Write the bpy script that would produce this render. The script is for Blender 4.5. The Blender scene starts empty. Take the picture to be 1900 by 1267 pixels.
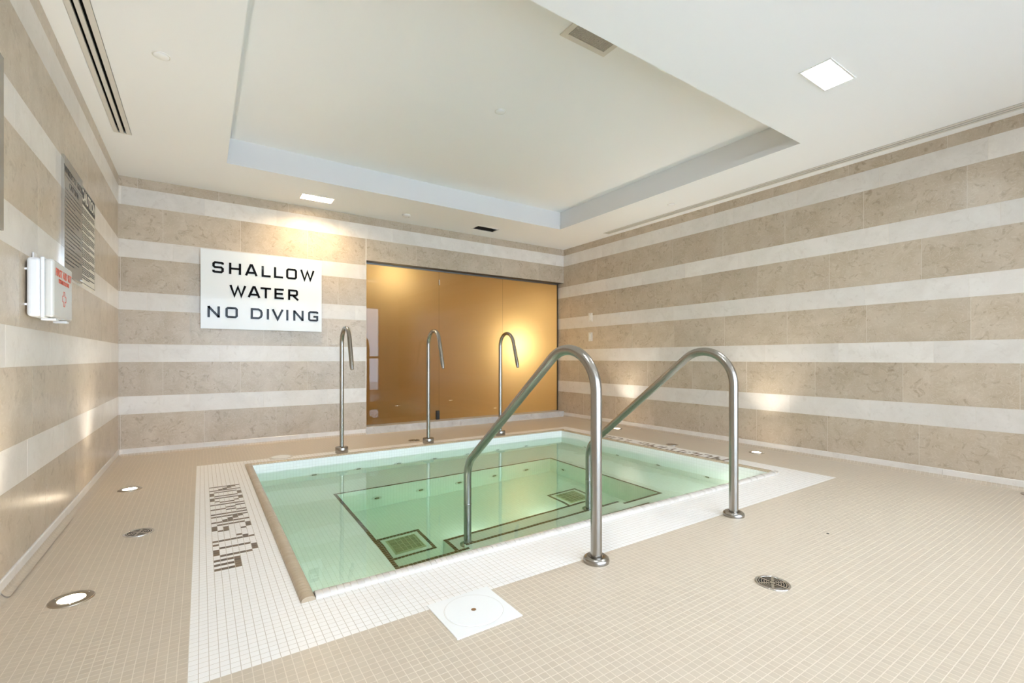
import bpy, math, random
import numpy as np
from mathutils import Vector, Matrix
random.seed(7)
rng = np.random.default_rng(11)
SC = bpy.context.scene
COL = SC.collection

# ------------------------------------------------------------------ camera, sky, exposure
FPX, HORIZON, YAW, EYE = 861.47, 664.23, 0.590042, 0.87
cam_data = bpy.data.cameras.new('camera')
cam_data.sensor_width = 36.0
cam_data.lens = FPX / 1900 * 36.0
cam_data.shift_y = (HORIZON - 633.5) / 1900
cam_data.clip_start = 0.02
cam = bpy.data.objects.new('camera', cam_data)
COL.objects.link(cam)
cam.location = (0, 0, EYE)
cam.rotation_euler = (math.pi / 2, 0, -YAW)
SC.camera = cam

world = bpy.data.worlds.new('world')
SC.world = world
world.use_nodes = True
bg = world.node_tree.nodes['Background']
bg.inputs['Color'].default_value = (0.66, 0.81, 1.0, 1)       # even overcast daylight
bg.inputs['Strength'].default_value = 5.6

SC.view_settings.view_transform = 'Standard'
SC.view_settings.look = 'None'
SC.view_settings.gamma = 1.0
SC.view_settings.use_curve_mapping = False
SC.view_settings.exposure = 0.84
SC.cycles.use_denoising = True
SC.cycles.denoising_input_passes = 'RGB_ALBEDO_NORMAL'
SC.cycles.denoising_prefilter = 'ACCURATE'
SC.cycles.max_bounces = 16
SC.cycles.diffuse_bounces = 9
SC.cycles.glossy_bounces = 6
SC.cycles.transmission_bounces = 16

# room measures (metres)
XL, XR, YB, YF, H = -0.605, 4.49, 5.32, -1.40, 2.48
WIN_Z0, WIN_Z1, WIN_X0, WIN_X1 = 0.02, 2.20, -0.30, 4.00
pl = bpy.data.lights.new('window_portal', 'AREA')              # sampling aid for the daylight in the glazed wall
pl.shape = 'RECTANGLE'; pl.size = WIN_X1 - WIN_X0; pl.size_y = WIN_Z1 - WIN_Z0
pl.cycles.is_portal = True
po = bpy.data.objects.new('window_portal', pl); COL.objects.link(po)
po.location = ((WIN_X0 + WIN_X1) / 2, YF - 0.12, (WIN_Z0 + WIN_Z1) / 2)
po.rotation_euler = (math.pi / 2, 0, 0)

LAMP_W, FLOORLAMP_W, STEAM_W = 76.0, 26.0, 64.0
POOL_FILL_W = 46.0  # strength of the added underwater fill lights

FW = np.array([math.sin(YAW), math.cos(YAW), 0.0]); RT = np.array([math.cos(YAW), -math.sin(YAW), 0.0])
def pix_size(P, size=1.0):
    """rough projected extent (px) of a piece of that size at P, 0 when outside the frame"""
    q = np.asarray(P, float) - np.array([0, 0, EYE])
    d = q @ FW
    ok = d > 0.15
    dd = np.where(ok, d, 1.0)
    px = 950 + FPX * (q @ RT) / dd; py = HORIZON - FPX * q[..., 2] / dd
    ins = ok & (px > -5) & (px < 1905) & (py > -5) & (py < 1272)
    return np.where(ins, size * FPX / dd * np.abs(q[..., 2]) / dd, 0.0)

# ------------------------------------------------------------------ materials
def new_mat(name):
    m = bpy.data.materials.new(name); m.use_nodes = True
    nt = m.node_tree
    return m, nt, nt.nodes['Principled BSDF']
def node(nt, kind, **kw):
    n = nt.nodes.new(kind)
    for k, v in kw.items():
        if k.startswith('i_'):
            key = k[2:].replace('_', ' ')
            n.inputs[int(key) if key.isdigit() else key].default_value = v
        else:
            setattr(n, k, v)
    return n
def rgb(*c): return (*c, 1.0)
def plain(name, color, rough=0.5, metal=0.0, spec=0.5, bump=0.0, bscale=80.0, **kw):
    m, nt, p = new_mat(name)
    p.inputs['Base Color'].default_value = rgb(*color)
    p.inputs['Roughness'].default_value = rough
    p.inputs['Metallic'].default_value = metal
    p.inputs['Specular IOR Level'].default_value = spec
    for k, v in kw.items(): p.inputs[k.replace('_', ' ')].default_value = v
    nz = node(nt, 'ShaderNodeTexNoise', i_Scale=bscale)
    co = node(nt, 'ShaderNodeTexCoord')
    nt.links.new(co.outputs['Object'], nz.inputs['Vector'])
    if bump > 0:
        b = node(nt, 'ShaderNodeBump', i_Strength=bump, i_Distance=0.002)
        nt.links.new(nz.outputs['Fac'], b.inputs['Height']); nt.links.new(b.outputs['Normal'], p.inputs['Normal'])
    else:
        mr = node(nt, 'ShaderNodeMapRange', i_3=max(rough - .02, 0), i_4=min(rough + .03, 1))
        nt.links.new(nz.outputs['Fac'], mr.inputs['Value']); nt.links.new(mr.outputs['Result'], p.inputs['Roughness'])
    return m
def ramp(nt, stops):
    r = node(nt, 'ShaderNodeValToRGB')
    el = r.color_ramp.elements
    el[0].position, el[0].color = stops[0][0], rgb(*stops[0][1])
    el[1].position, el[1].color = stops[-1][0], rgb(*stops[-1][1])
    for pos, c in stops[1:-1]:
        e = el.new(pos); e.color = rgb(*c)
    return r
def stone(name, lo, hi, fleck, vein, rough, fl_amt):
    m, nt, p = new_mat(name); L = nt.links.new
    co = node(nt, 'ShaderNodeTexCoord'); oi = node(nt, 'ShaderNodeObjectInfo')
    mul = node(nt, 'ShaderNodeVectorMath', operation='SCALE'); mul.inputs[0].default_value = (37, 0, 23)
    L(oi.outputs['Random'], mul.inputs['Scale'])
    add = node(nt, 'ShaderNodeVectorMath', operation='ADD')
    L(co.outputs['Object'], add.inputs[0]); L(mul.outputs[0], add.inputs[1])
    n1 = node(nt, 'ShaderNodeTexNoise', i_Scale=5.0, i_Detail=5.0, i_Roughness=0.6, i_Distortion=0.8); L(add.outputs[0], n1.inputs['Vector'])
    r1 = ramp(nt, [(0.32, lo), (0.68, hi)]); L(n1.outputs['Fac'], r1.inputs['Fac'])
    n2 = node(nt, 'ShaderNodeTexNoise', i_Scale=13.0, i_Detail=3.0, i_Distortion=1.8); L(add.outputs[0], n2.inputs['Vector'])
    r2 = ramp(nt, [(0.27, (1, 1, 1)), (0.43, (0, 0, 0))]); L(n2.outputs['Fac'], r2.inputs['Fac'])
    f2 = node(nt, 'ShaderNodeMath', operation='MULTIPLY'); f2.inputs[1].default_value = fl_amt; L(r2.outputs['Color'], f2.inputs[0])
    mx = node(nt, 'ShaderNodeMixRGB'); mx.inputs['Color2'].default_value = rgb(*fleck)
    L(f2.outputs[0], mx.inputs['Fac']); L(r1.outputs['Color'], mx.inputs['Color1'])
    n3 = node(nt, 'ShaderNodeTexNoise', i_Scale=11.0, i_Detail=2.0, i_Distortion=3.0); L(add.outputs[0], n3.inputs['Vector'])
    r3 = ramp(nt, [(0.47, (0, 0, 0)), (0.5, (1, 1, 1)), (0.53, (0, 0, 0))]); L(n3.outputs['Fac'], r3.inputs['Fac'])
    f3 = node(nt, 'ShaderNodeMath', operation='MULTIPLY'); f3.inputs[1].default_value = fl_amt * 0.55; L(r3.outputs['Color'], f3.inputs[0])
    mx2 = node(nt, 'ShaderNodeMixRGB'); mx2.inputs['Color2'].default_value = rgb(*vein)
    L(f3.outputs[0], mx2.inputs['Fac']); L(mx.outputs[0], mx2.inputs['Color1'])
    hv = node(nt, 'ShaderNodeHueSaturation')
    mr = node(nt, 'ShaderNodeMapRange', i_3=0.93, i_4=1.06); L(oi.outputs['Random'], mr.inputs['Value']); L(mr.outputs[0], hv.inputs['Value'])
    L(mx2.outputs[0], hv.inputs['Color']); L(hv.outputs[0], p.inputs['Base Color'])
    p.inputs['Roughness'].default_value = rough
    return m
def tile_mat(name, lo, hi, rough):
    m, nt, p = new_mat(name); L = nt.links.new
    g = node(nt, 'ShaderNodeNewGeometry'); oi = node(nt, 'ShaderNodeObjectInfo')
    a = node(nt, 'ShaderNodeMath', operation='ADD'); L(g.outputs['Random Per Island'], a.inputs[0]); L(oi.outputs['Random'], a.inputs[1])
    f = node(nt, 'ShaderNodeMath', operation='FRACT'); L(a.outputs[0], f.inputs[0])
    r = ramp(nt, [(0.0, lo), (1.0, hi)]); L(f.outputs[0], r.inputs['Fac'])
    L(r.outputs['Color'], p.inputs['Base Color'])
    mr = node(nt, 'ShaderNodeMapRange', i_3=rough - .02, i_4=rough + .02); L(f.outputs[0], mr.inputs['Value']); L(mr.outputs[0], p.inputs['Roughness'])
    return m
def emit(name, color, strength):
    m = bpy.data.materials.new(name); m.use_nodes = True; nt = m.node_tree; nt.nodes.clear()
    e = node(nt, 'ShaderNodeEmission', i_Color=rgb(*color), i_Strength=strength); o = node(nt, 'ShaderNodeOutputMaterial')
    nt.links.new(e.outputs[0], o.inputs['Surface']); return m
def clear_pane(name, tint=(1, 1, 1), rough=0.02, ior=1.45):
    m = bpy.data.materials.new(name); m.use_nodes = True; nt = m.node_tree; nt.nodes.clear()
    t = node(nt, 'ShaderNodeBsdfTransparent', i_Color=rgb(*tint)); g = node(nt, 'ShaderNodeBsdfGlossy', i_Roughness=rough)
    fr = node(nt, 'ShaderNodeFresnel', i_IOR=ior); mx = node(nt, 'ShaderNodeMixShader'); o = node(nt, 'ShaderNodeOutputMaterial')
    nt.links.new(fr.outputs[0], mx.inputs[0]); nt.links.new(t.outputs[0], mx.inputs[1]); nt.links.new(g.outputs[0], mx.inputs[2]); nt.links.new(mx.outputs[0], o.inputs['Surface'])
    return m
def frosted(name, color):
    m = bpy.data.materials.new(name); m.use_nodes = True; nt = m.node_tree; nt.nodes.clear()
    t = node(nt, 'ShaderNodeBsdfTranslucent', i_Color=rgb(*color)); d = node(nt, 'ShaderNodeBsdfDiffuse', i_Color=rgb(0.30, 0.23, 0.12))
    mx = node(nt, 'ShaderNodeMixShader'); mx.inputs[0].default_value = 0.10; o = node(nt, 'ShaderNodeOutputMaterial')
    nt.links.new(t.outputs[0], mx.inputs[1]); nt.links.new(d.outputs[0], mx.inputs[2]); nt.links.new(mx.outputs[0], o.inputs['Surface'])
    return m
M = {}
M['beige_stone'] = stone('beige_limestone', (0.46, 0.375, 0.275), (0.565, 0.475, 0.37), (0.35, 0.27, 0.185), (0.64, 0.57, 0.47), 0.28, 0.8)
M['white_stone'] = stone('white_marble', (0.69, 0.64, 0.58), (0.77, 0.725, 0.67), (0.61, 0.555, 0.49), (0.79, 0.75, 0.70), 0.28, 0.5)
M['grey_stone'] = stone('grey_marble', (0.48, 0.44, 0.39), (0.62, 0.58, 0.53), (0.40, 0.35, 0.30), (0.7, 0.66, 0.6), 0.35, 0.5)
M['beige_tile'] = tile_mat('beige_mosaic', (0.535, 0.445, 0.34), (0.57, 0.48, 0.37), 0.34)
M['white_tile'] = tile_mat('white_mosaic', (0.855, 0.815, 0.765), (0.87, 0.835, 0.79), 0.30)
M['pool_tile'] = tile_mat('pool_mosaic', (0.90, 0.90, 0.88), (0.93, 0.93, 0.91), 0.25)
M['tan_tile'] = tile_mat('tan_bullnose', (0.47, 0.365, 0.25), (0.51, 0.405, 0.285), 0.25)
M['pale_tile'] = tile_mat('pale_bullnose', (0.58, 0.52, 0.455), (0.61, 0.555, 0.49), 0.28)
M['dark_tile'] = tile_mat('dark_brown_mosaic', (0.085, 0.05, 0.022), (0.17, 0.105, 0.05), 0.35)
M['grout'] = plain('grout', (0.72, 0.63, 0.52), 0.85)
M['grout_grey'] = plain('grey_grout', (0.56, 0.49, 0.41), 0.85)
M['pool_grout'] = plain('pool_grout', (0.76, 0.76, 0.72), 0.85)
M['wall_grout'] = plain('wall_grout', (0.74, 0.68, 0.60), 0.85)
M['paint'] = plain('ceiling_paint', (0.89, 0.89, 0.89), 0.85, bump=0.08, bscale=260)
M['shaded_paint'] = plain('shaded_ceiling_paint', (0.72, 0.715, 0.71), 0.85, bump=0.08, bscale=260)  # ceiling paint greyed on the coffer sides, so they look less brightly lit
M['steel'] = plain('brushed_steel', (0.39, 0.365, 0.33), 0.25, 1.0)
M['chrome'] = plain('polished_steel', (0.66, 0.65, 0.63), 0.12, 1.0)
M['bronze'] = plain('weathered_steel_ring', (0.42, 0.36, 0.29), 0.3, 1.0)
M['white_metal'] = plain('white_enamel', (0.78, 0.76, 0.72), 0.4)
M['diffuser'] = plain('diffuser_enamel', (0.70, 0.66, 0.60), 0.4)
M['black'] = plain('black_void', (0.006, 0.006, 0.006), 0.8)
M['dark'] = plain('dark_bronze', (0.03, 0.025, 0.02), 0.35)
M['acrylic'] = plain('white_acrylic', (0.83, 0.86, 0.88), 0.06, spec=0.25)
M['letter'] = plain('black_gloss', (0.006, 0.006, 0.007), 0.05, spec=0.15)
M['print'] = plain('black_print', (0.02, 0.018, 0.015), 0.5)
M['paper'] = plain('cream_sign', (0.72, 0.68, 0.58), 0.3)
M['smoke'] = plain('smoked_notice', (0.27, 0.235, 0.19), 0.22, spec=0.25)
M['kit'] = plain('white_plastic', (0.83, 0.84, 0.85), 0.28)
M['kitlid'] = plain('grey_plastic_lid', (0.66, 0.65, 0.61), 0.18)
M['red'] = plain('red_print', (0.62, 0.10, 0.05), 0.5)
M['lid'] = plain('white_abs', (0.84, 0.83, 0.80), 0.4)
M['brown'] = plain('brown_hole', (0.25, 0.13, 0.05), 0.8)
M['abs'] = plain('grate_plastic', (0.55, 0.53, 0.36), 0.45)
M['abs_dark'] = plain('grate_shadow', (0.22, 0.22, 0.12), 0.6)
M['lamp_warm'] = emit('lamp_lens', (0.89, 0.955, 1.0), LAMP_W)
M['lamp_back'] = emit('warm_lamp_lens', (1.0, 0.76, 0.48), 110.0)
M['lamp_floor'] = emit('floor_lamp_lens', (1.0, 0.82, 0.60), FLOORLAMP_W)
M['steam_lamp'] = emit('steam_lamp', (1.0, 0.83, 0.55), STEAM_W)
M['pane'] = clear_pane('clear_glass')
M['coat'] = clear_pane('glass_front', (0.98, 0.95, 0.88), 0.015, 1.5)
M['frost'] = frosted('amber_frost', (0.86, 0.70, 0.42))
M['amber_wall'] = plain('amber_plaster', (0.46, 0.32, 0.15), 0.7)
M['mullion'] = plain('aluminium_frame', (0.25, 0.25, 0.25), 0.4, 0.8)
M['terrace'] = plain('terrace_paving', (0.6, 0.6, 0.58), 0.8)
def water_mat():
    m = bpy.data.materials.new('pool_water'); m.use_nodes = True; nt = m.node_tree; nt.nodes.clear(); L = nt.links.new
    r = node(nt, 'ShaderNodeBsdfGlass', i_IOR=1.33, i_Roughness=0.0); o = node(nt, 'ShaderNodeOutputMaterial')
    v = node(nt, 'ShaderNodeVolumeAbsorption', i_Color=rgb(0.0, 0.98, 0.30), i_Density=0.20)
    co = node(nt, 'ShaderNodeTexCoord'); n1 = node(nt, 'ShaderNodeTexNoise', i_Scale=5.0, i_Detail=1.0); L(co.outputs['Object'], n1.inputs['Vector'])
    b = node(nt, 'ShaderNodeBump', i_Strength=0.10, i_Distance=0.012); L(n1.outputs['Fac'], b.inputs['Height']); L(b.outputs['Normal'], r.inputs['Normal'])
    L(r.outputs[0], o.inputs['Surface']); L(v.outputs[0], o.inputs['Volume']); return m
M['water'] = water_mat()

# ------------------------------------------------------------------ builders
class MB:
    def __init__(s): s.v = []; s.f = []; s.mi = []; s.smooth = []
    def add(s, vs, fs, mi=0, smooth=False):
        o = len(s.v); s.v += [tuple(p) for p in vs]
        for f in fs: s.f.append(tuple(i + o for i in f)); s.mi.append(mi); s.smooth.append(smooth)
        return s
    def box(s, x0, x1, y0, y1, z0, z1, mi=0):
        v = [(x, y, z) for z in (z0, z1) for y in (y0, y1) for x in (x0, x1)]
        return s.add(v, [(0, 2, 3, 1), (4, 5, 7, 6), (0, 1, 5, 4), (2, 6, 7, 3), (0, 4, 6, 2), (1, 3, 7, 5)], mi)
    def quad(s, a, b, c, d, mi=0): return s.add([a, b, c, d], [(0, 1, 2, 3)], mi)
    def lathe(s, prof, n=40, c=(0, 0, 0), mi=0, cap=True, smooth=True):
        o = []
        for r, z in prof:
            for k in range(n):
                a = 2 * math.pi * k / n; o.append((c[0] + r * math.cos(a), c[1] + r * math.sin(a), c[2] + z))
        fs = []
        for j in range(len(prof) - 1):
            for k in range(n):
                k2 = (k + 1) % n; fs.append((j * n + k, j * n + k2, (j + 1) * n + k2, (j + 1) * n + k))
        s.add(o, fs, mi, smooth)
        if cap:
            for j, flip in ((0, True), (len(prof) - 1, False)):
                if prof[j][0] > 1e-6:
                    ring = o[j * n:(j + 1) * n]
                    s.add(ring, [tuple(range(n))[::-1] if flip else tuple(range(n))], mi)
        return s
    def tube(s, pts, rad, n=20, mi=0, cap=True):
        P = [Vector(p) for p in pts]; m = len(P)
        R = rad if isinstance(rad, (list, tuple)) else [rad] * m
        T = [(P[min(i + 1, m - 1)] - P[max(i - 1, 0)]).normalized() for i in range(m)]
        ref = Vector((1, 0, 0)) if abs(T[0].x) < 0.9 else Vector((0, 1, 0))
        nrm = (ref - T[0] * ref.dot(T[0])).normalized(); vs = []
        for i in range(m):
            nrm = (nrm - T[i] * nrm.dot(T[i])).normalized(); bn = T[i].cross(nrm)
            for k in range(n):
                a = 2 * math.pi * k / n; vs.append(P[i] + (nrm * math.cos(a) + bn * math.sin(a)) * R[i])
        fs = [(i * n + k, i * n + (k + 1) % n, (i + 1) * n + (k + 1) % n, (i + 1) * n + k) for i in range(m - 1) for k in range(n)]
        s.add(vs, fs, mi, True)
        if cap:
            s.add(vs[:n], [tuple(range(n))[::-1]], mi); s.add(vs[-n:], [tuple(range(n))], mi)
        return s
    def mesh(s, name, mats):
        me = bpy.data.meshes.new(name); me.from_pydata(s.v, [], s.f)
        for m in (mats if isinstance(mats, (list, tuple)) else [mats]): me.materials.append(m)
        me.polygons.foreach_set('material_index', s.mi); me.polygons.foreach_set('use_smooth', s.smooth)
        me.update(); return me
    def build(s, name, mats, parent=None, loc=None):
        return link(name, s.mesh(name, mats), parent, loc)
def link(name, data, parent=None, loc=None, rot=None):
    o = bpy.data.objects.new(name, data); COL.objects.link(o)
    if parent is not None: o.parent = parent
    if loc is not None: o.location = loc
    if rot is not None: o.rotation_euler = rot
    return o
def tag(o, label=None, cat=None, group=None, kind=None):
    if label: o['label'] = label
    if cat: o['category'] = cat
    if group: o['group'] = group
    if kind: o['kind'] = kind
    return o
def thing(name, label, cat, loc=(0, 0, 0), group=None):
    return tag(link(name, None, None, loc), label, cat, group)
def copy_tree(o, parent=None):
    c = o.copy(); COL.objects.link(c); c.parent = parent
    for ch in list(o.children): copy_tree(ch, c)
    return c
def bevel(o, w=0.003, seg=2):
    b = o.modifiers.new('bevel', 'BEVEL'); b.width = w; b.segments = seg; b.limit_method = 'ANGLE'
    return o

def mosaic(C, U, V, N, size, lift=0.0003, cham=0.0003, jitter=0.00003):
    """numpy mosaic: one raised chamfered tile per centre. C (n,3) centres, U,V in-plane axes, N normal"""
    n = len(C); U = np.asarray(U, float); V = np.asarray(V, float); N = np.asarray(N, float)
    s0 = size / 2; s1 = s0 - cham
    sg = np.array([(-1, -1), (1, -1), (1, 1), (-1, 1)], float)
    vb = C[:, None, :] + sg[None, :, :1] * U * s0 + sg[None, :, 1:] * V * s0 - N * lift
    tilt = rng.normal(0, jitter, (n, 2))
    h = (sg[None, :, 0] * tilt[:, :1] + sg[None, :, 1] * tilt[:, 1:])
    vt = C[:, None, :] + sg[None, :, :1] * U * s1 + sg[None, :, 1:] * V * s1 + h[:, :, None] * N
    v = np.concatenate([vb, vt], 1).reshape(-1, 3)
    fl = np.array([(4, 5, 6, 7), (0, 1, 5, 4), (1, 2, 6, 5), (2, 3, 7, 6), (3, 0, 4, 7)])
    f = (fl[None] + (np.arange(n) * 8)[:, None, None]).reshape(-1, 4)
    if np.dot(np.cross(U, V), N) < 0: f = f[:, ::-1]
    return v, f
def np_mesh(name, v, f, mat):
    me = bpy.data.meshes.new(name); nv, nf = len(v), len(f)
    me.vertices.add(nv); me.vertices.foreach_set('co', np.ascontiguousarray(v, dtype=np.float32).ravel())
    me.loops.add(nf * 4); me.loops.foreach_set('vertex_index', np.ascontiguousarray(f, dtype=np.int32).ravel())
    me.polygons.add(nf); me.polygons.foreach_set('loop_start', np.arange(nf, dtype=np.int32) * 4)
    me.polygons.foreach_set('loop_total', np.full(nf, 4, dtype=np.int32))
    me.polygons.foreach_set('use_smooth', np.zeros(nf, dtype=bool))
    me.materials.append(mat); me.update(calc_edges=True); me.validate(); return me

# ------------------------------------------------------------------ mosaic letters, 7 tiles high, read as bottom row = 0
def glyph(rows): return rows
FULL = list(range(7))
G = {
 'N': [FULL, [5, 4], [4, 3], [3, 2], FULL],
 'O': [[1, 2, 3, 4, 5], [0, 6], [0, 6], [0, 6], [1, 2, 3, 4, 5]],
 'D': [FULL, [0, 6], [0, 6], [1, 5], [2, 3, 4]],
 'I': [FULL], 'V': [[5, 6], [3, 4], [0, 1, 2], [3, 4], [5, 6]],
 'G': [[1, 2, 3, 4, 5], [0, 6], [0, 2, 6], [0, 2, 6], [1, 2, 5]],
 '1': [[4], [5], FULL], '.': [[0]], '0': [[1, 2, 3, 4, 5], [0, 6], [0, 6], [0, 6], [1, 2, 3, 4, 5]],
 'm': [[0, 1, 2, 3], [3], [0, 1, 2, 3], [3], [0, 1, 2, 3]]}
START = [('N', 0), ('O', 6), ('D', 12), ('I', 18), ('V', 20), ('I', 26), ('N', 28), ('G', 34), ('1', 42), ('.', 46), ('0', 48), ('m', 54)]
TEXT = set()
for ch, r0 in START:
    for i, col in enumerate(G[ch]):
        for c in col: TEXT.add((r0 + i, c))

# ------------------------------------------------------------------ floor with mosaic
T = 0.025; GX, GY = -0.031, 1.4945           # mosaic grid origin: outer near corner of the white border
OX0, OX1, OY0, OY1 = GX, GX + 155 * T, GY, GY + 121 * T                     # white border outside
CX0, CX1, CY0, CY1 = GX + 13 * T, GX + 146 * T, GY + 11.5 * T, GY + 113 * T   # coping outside
CW = 0.050
PX0, PX1, PY0, PY1 = CX0 + CW, CX1 - CW, CY0 + CW, CY1 - CW                 # pool inner wall faces
ZW = -0.065
PLATE = (0.657, 0.902, 1.283, 1.519)
fl = MB()
fxs = sorted([XL, OX0, PX0 - .02, PX1 + .02, OX1, XR]); fys = sorted([YF, OY0, PY0 - .02, PY1 + .02, OY1, YB + .14])
for i in range(5):
    for j in range(5):
        a, b, c, d = fxs[i], fxs[i + 1], fys[j], fys[j + 1]
        if i == 2 and j == 2: continue
        fl.quad((a, c, -.0003), (b, c, -.0003), (b, d, -.0003), (a, d, -.0003), 1 if 0 < i < 4 and 0 < j < 4 else 0)
floor = tag(fl.build('floor', [M['grout'], M['grout_grey']]), 'beige and white mosaic tile floor around the sunken pool', 'floor', kind='structure')
kx = np.arange(math.floor((XL + .03 - GX) / T), math.floor((XR - .03 - GX) / T))
ky = np.arange(math.floor((-0.35 - GY) / T), math.floor((YB - .03 - GY) / T))
KX, KY = [a.ravel() for a in np.meshgrid(kx, ky)]
cx = GX + (KX + .5) * T; cy = GY + (KY + .5) * T
keep = ~((KX >= 13) & (KX < 146) & (KY >= 12) & (KY < 113)) & (cx > XL + .032) & (cx < XR - .032)
discs = [(-.388, 2.275, .064), (-.392, 3.965, .064), (4.25, 2.30, .064), (4.255, 4.03, .064), (4.385, .60, .064),
         (-.258, 2.953, .062), (1.834, .93, .062), (3.925, 2.975, .062), (1.868, 4.65, .062), (.585, 4.515, .095)]
for dx, dy, dr in discs: keep &= ((cx - dx) ** 2 + (cy - dy) ** 2) > (dr - .012) ** 2
keep &= ~((cx > PLATE[0]) & (cx < PLATE[1]) & (cy > PLATE[2]) & (cy < PLATE[3]))
white = (KX >= 0) & (KX < 155) & (KY >= 0) & (KY < 121)
dark = np.zeros(len(KX), bool)
for r, c in TEXT:
    dark |= (KX == 3 + c) & (KY == 88 - r)          # left side, reads towards the camera
    dark |= (KX == 152 - c) & (KY == 31 + r)        # right side, reads towards the frosted glass
C3 = np.stack([cx, cy, np.zeros_like(cx)], 1)
size_px = pix_size(C3, T); size_px[~keep | dark] = 0
near = np.zeros(len(KX), bool); near[np.argsort(-size_px)[:300]] = True
TS = 0.0231
for nm, sel, mat in (('beige_mosaic', keep & ~white & ~near, 'beige_tile'), ('white_mosaic', keep & white & ~dark & ~near, 'white_tile')):
    v, f = mosaic(C3[sel], (1, 0, 0), (0, 1, 0), (0, 0, 1), TS)
    tag(link(nm, np_mesh(nm, v, f, M[mat]), floor), kind='stuff')
for nm, sel in (('mosaic_lettering', keep & dark & (cx < 1.9)), ('mosaic_lettering', keep & dark & (cx > 1.9))):
    v, f = mosaic(C3[sel], (1, 0, 0), (0, 1, 0), (0, 0, 1), TS)
    o = link(nm, np_mesh(nm, v, f, M['dark_tile']), floor); tag(o, 'dark brown mosaic lettering NO DIVING 1.0m', kind='stuff')
tmesh = {}
for k, m in ((True, 'white_tile'), (False, 'beige_tile')):
    v, f = mosaic(np.zeros((1, 3)), (1, 0, 0), (0, 1, 0), (0, 0, 1), TS); tmesh[k] = np_mesh('mosaic_tile', v, f, M[m])
for i in np.nonzero(near)[0]:
    link('mosaic_tile', tmesh[bool(white[i])], floor, (cx[i], cy[i], 0), (rng.normal(0, .0012), rng.normal(0, .0012), 0))

# ------------------------------------------------------------------ walls of striped stone slabs
PITCH, WH, BH, Z0 = 0.465, 0.16, 0.305, 0.065
ROWS = []
z = Z0
while z < H - .01:
    ROWS.append((z, min(z + BH, H), 'beige_stone')); z += BH
    if z < H - .01: ROWS.append((z, min(z + WH, H), 'white_stone')); z += WH
SLAB_T, LEN = 0.012, 0.6155
slab_cache = {}
def slab_mesh(l, h, mat):
    key = (round(l, 4), round(h, 4), mat)
    if key not in slab_cache:
        a, b, c = (l - .0022) / 2, (h - .0008) / 2, 0.0004
        v = [(-a, SLAB_T, -b), (a, SLAB_T, -b), (a, SLAB_T, b), (-a, SLAB_T, b), (-a, c, -b), (a, c, -b), (a, c, b), (-a, c, b),
             (-a + c, 0, -b + c), (a - c, 0, -b + c), (a - c, 0, b - c), (-a + c, 0, b - c)]
        f = [(8, 9, 10, 11)]
        for i in range(4):
            j = (i + 1) % 4; f += [(4 + i, 4 + j, 8 + j, 8 + i), (i, j, 4 + j, 4 + i)]
        slab_cache[key] = MB().add(v, f).mesh('stone_slab', M[mat])
    return slab_cache[key]
def slab_row(wall, u0, u1, z0, z1, mat, phase, place):
    """slabs from u0 to u1 along a wall; joints where (u - phase) is a multiple of LEN"""
    k = math.floor((u0 - phase) / LEN + 1e-6); u = u0
    while u < u1 - 1e-4:
        nx = min(phase + (k + 1) * LEN, u1)
        if nx - u > 0.012:
            loc, rot = place((u + nx) / 2, (z0 + z1) / 2)
            link('stone_slab', slab_mesh(nx - u, z1 - z0, mat), wall, loc, (0, 0, rot))
        u = nx; k += 1
B = 0.30
OPX, OPZ0, OPZ1, GLY = 1.566, 0.083, 1.985, 5.45
wl = MB().box(XL - B, XL - .0009, YF, YB + B, -.1, 3.0)
wall_left = tag(wl.build('wall_left', M['wall_grout']), 'beige and white striped polished stone wall with first aid kit', 'wall', kind='structure')
wr = MB().box(XR + .0009, XR + B, YF, GLY + 1.3, -.1, 3.0)
wall_right = tag(wr.build('wall_right', M['wall_grout']), 'long beige and white striped stone wall with two switch plates', 'wall', kind='structure')
wb = MB().box(XL - B, OPX - .001, YB + .0009, YB + .20, -.1, 3.0).box(OPX - .001, XR + B, YB + .0009, YB + .20, OPZ1 + .001, 3.0)
wall_back = tag(wb.build('wall_back', M['wall_grout']), 'beige and white striped stone wall beside the frosted glass', 'wall', kind='structure')
PH_R = [.584, .89, .68, .50, .916, .31, .569, .77, .935, .83, 1.04]
PH_L = [3.02, 2.75, 2.82, 3.10, 2.64, 2.90, 2.90, 3.2, 2.77, 2.5, 2.60]
PH_B = [.025, .528, .325, .15, .53, .21, .64, .40, .326, .03, .142]
for i, (a, b, m) in enumerate(ROWS):
    slab_row(wall_right, YF, YB + .16, a, b, m, PH_R[i], lambda u, zz: ((XR, u, zz), -math.pi / 2))
    slab_row(wall_left, YF, YB, a, b, m, PH_L[i], lambda u, zz: ((XL, u, zz), math.pi / 2))
    pb = lambda u, zz: ((u, YB, zz), 0)
    if b <= OPZ1: slab_row(wall_back, XL, OPX, a, b, m, PH_B[i], pb)
    elif a < OPZ1:
        slab_row(wall_back, XL, OPX, a, b, m, PH_B[i], pb); slab_row(wall_back, OPX, XR, OPZ1, b, m, PH_B[i], pb)
    else: slab_row(wall_back, XL, XR, a, b, m, PH_B[i], pb)
MB().box(OPX - .012, OPX, YB + .002, YB + .2, OPZ0, OPZ1).build('jamb_slab', M['beige_stone'], wall_back)
MB().box(OPX - .012, XR, YB + .002, YB + .2, OPZ1, OPZ1 + .012).build('soffit_slab', M['dark'], wall_back)

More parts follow.
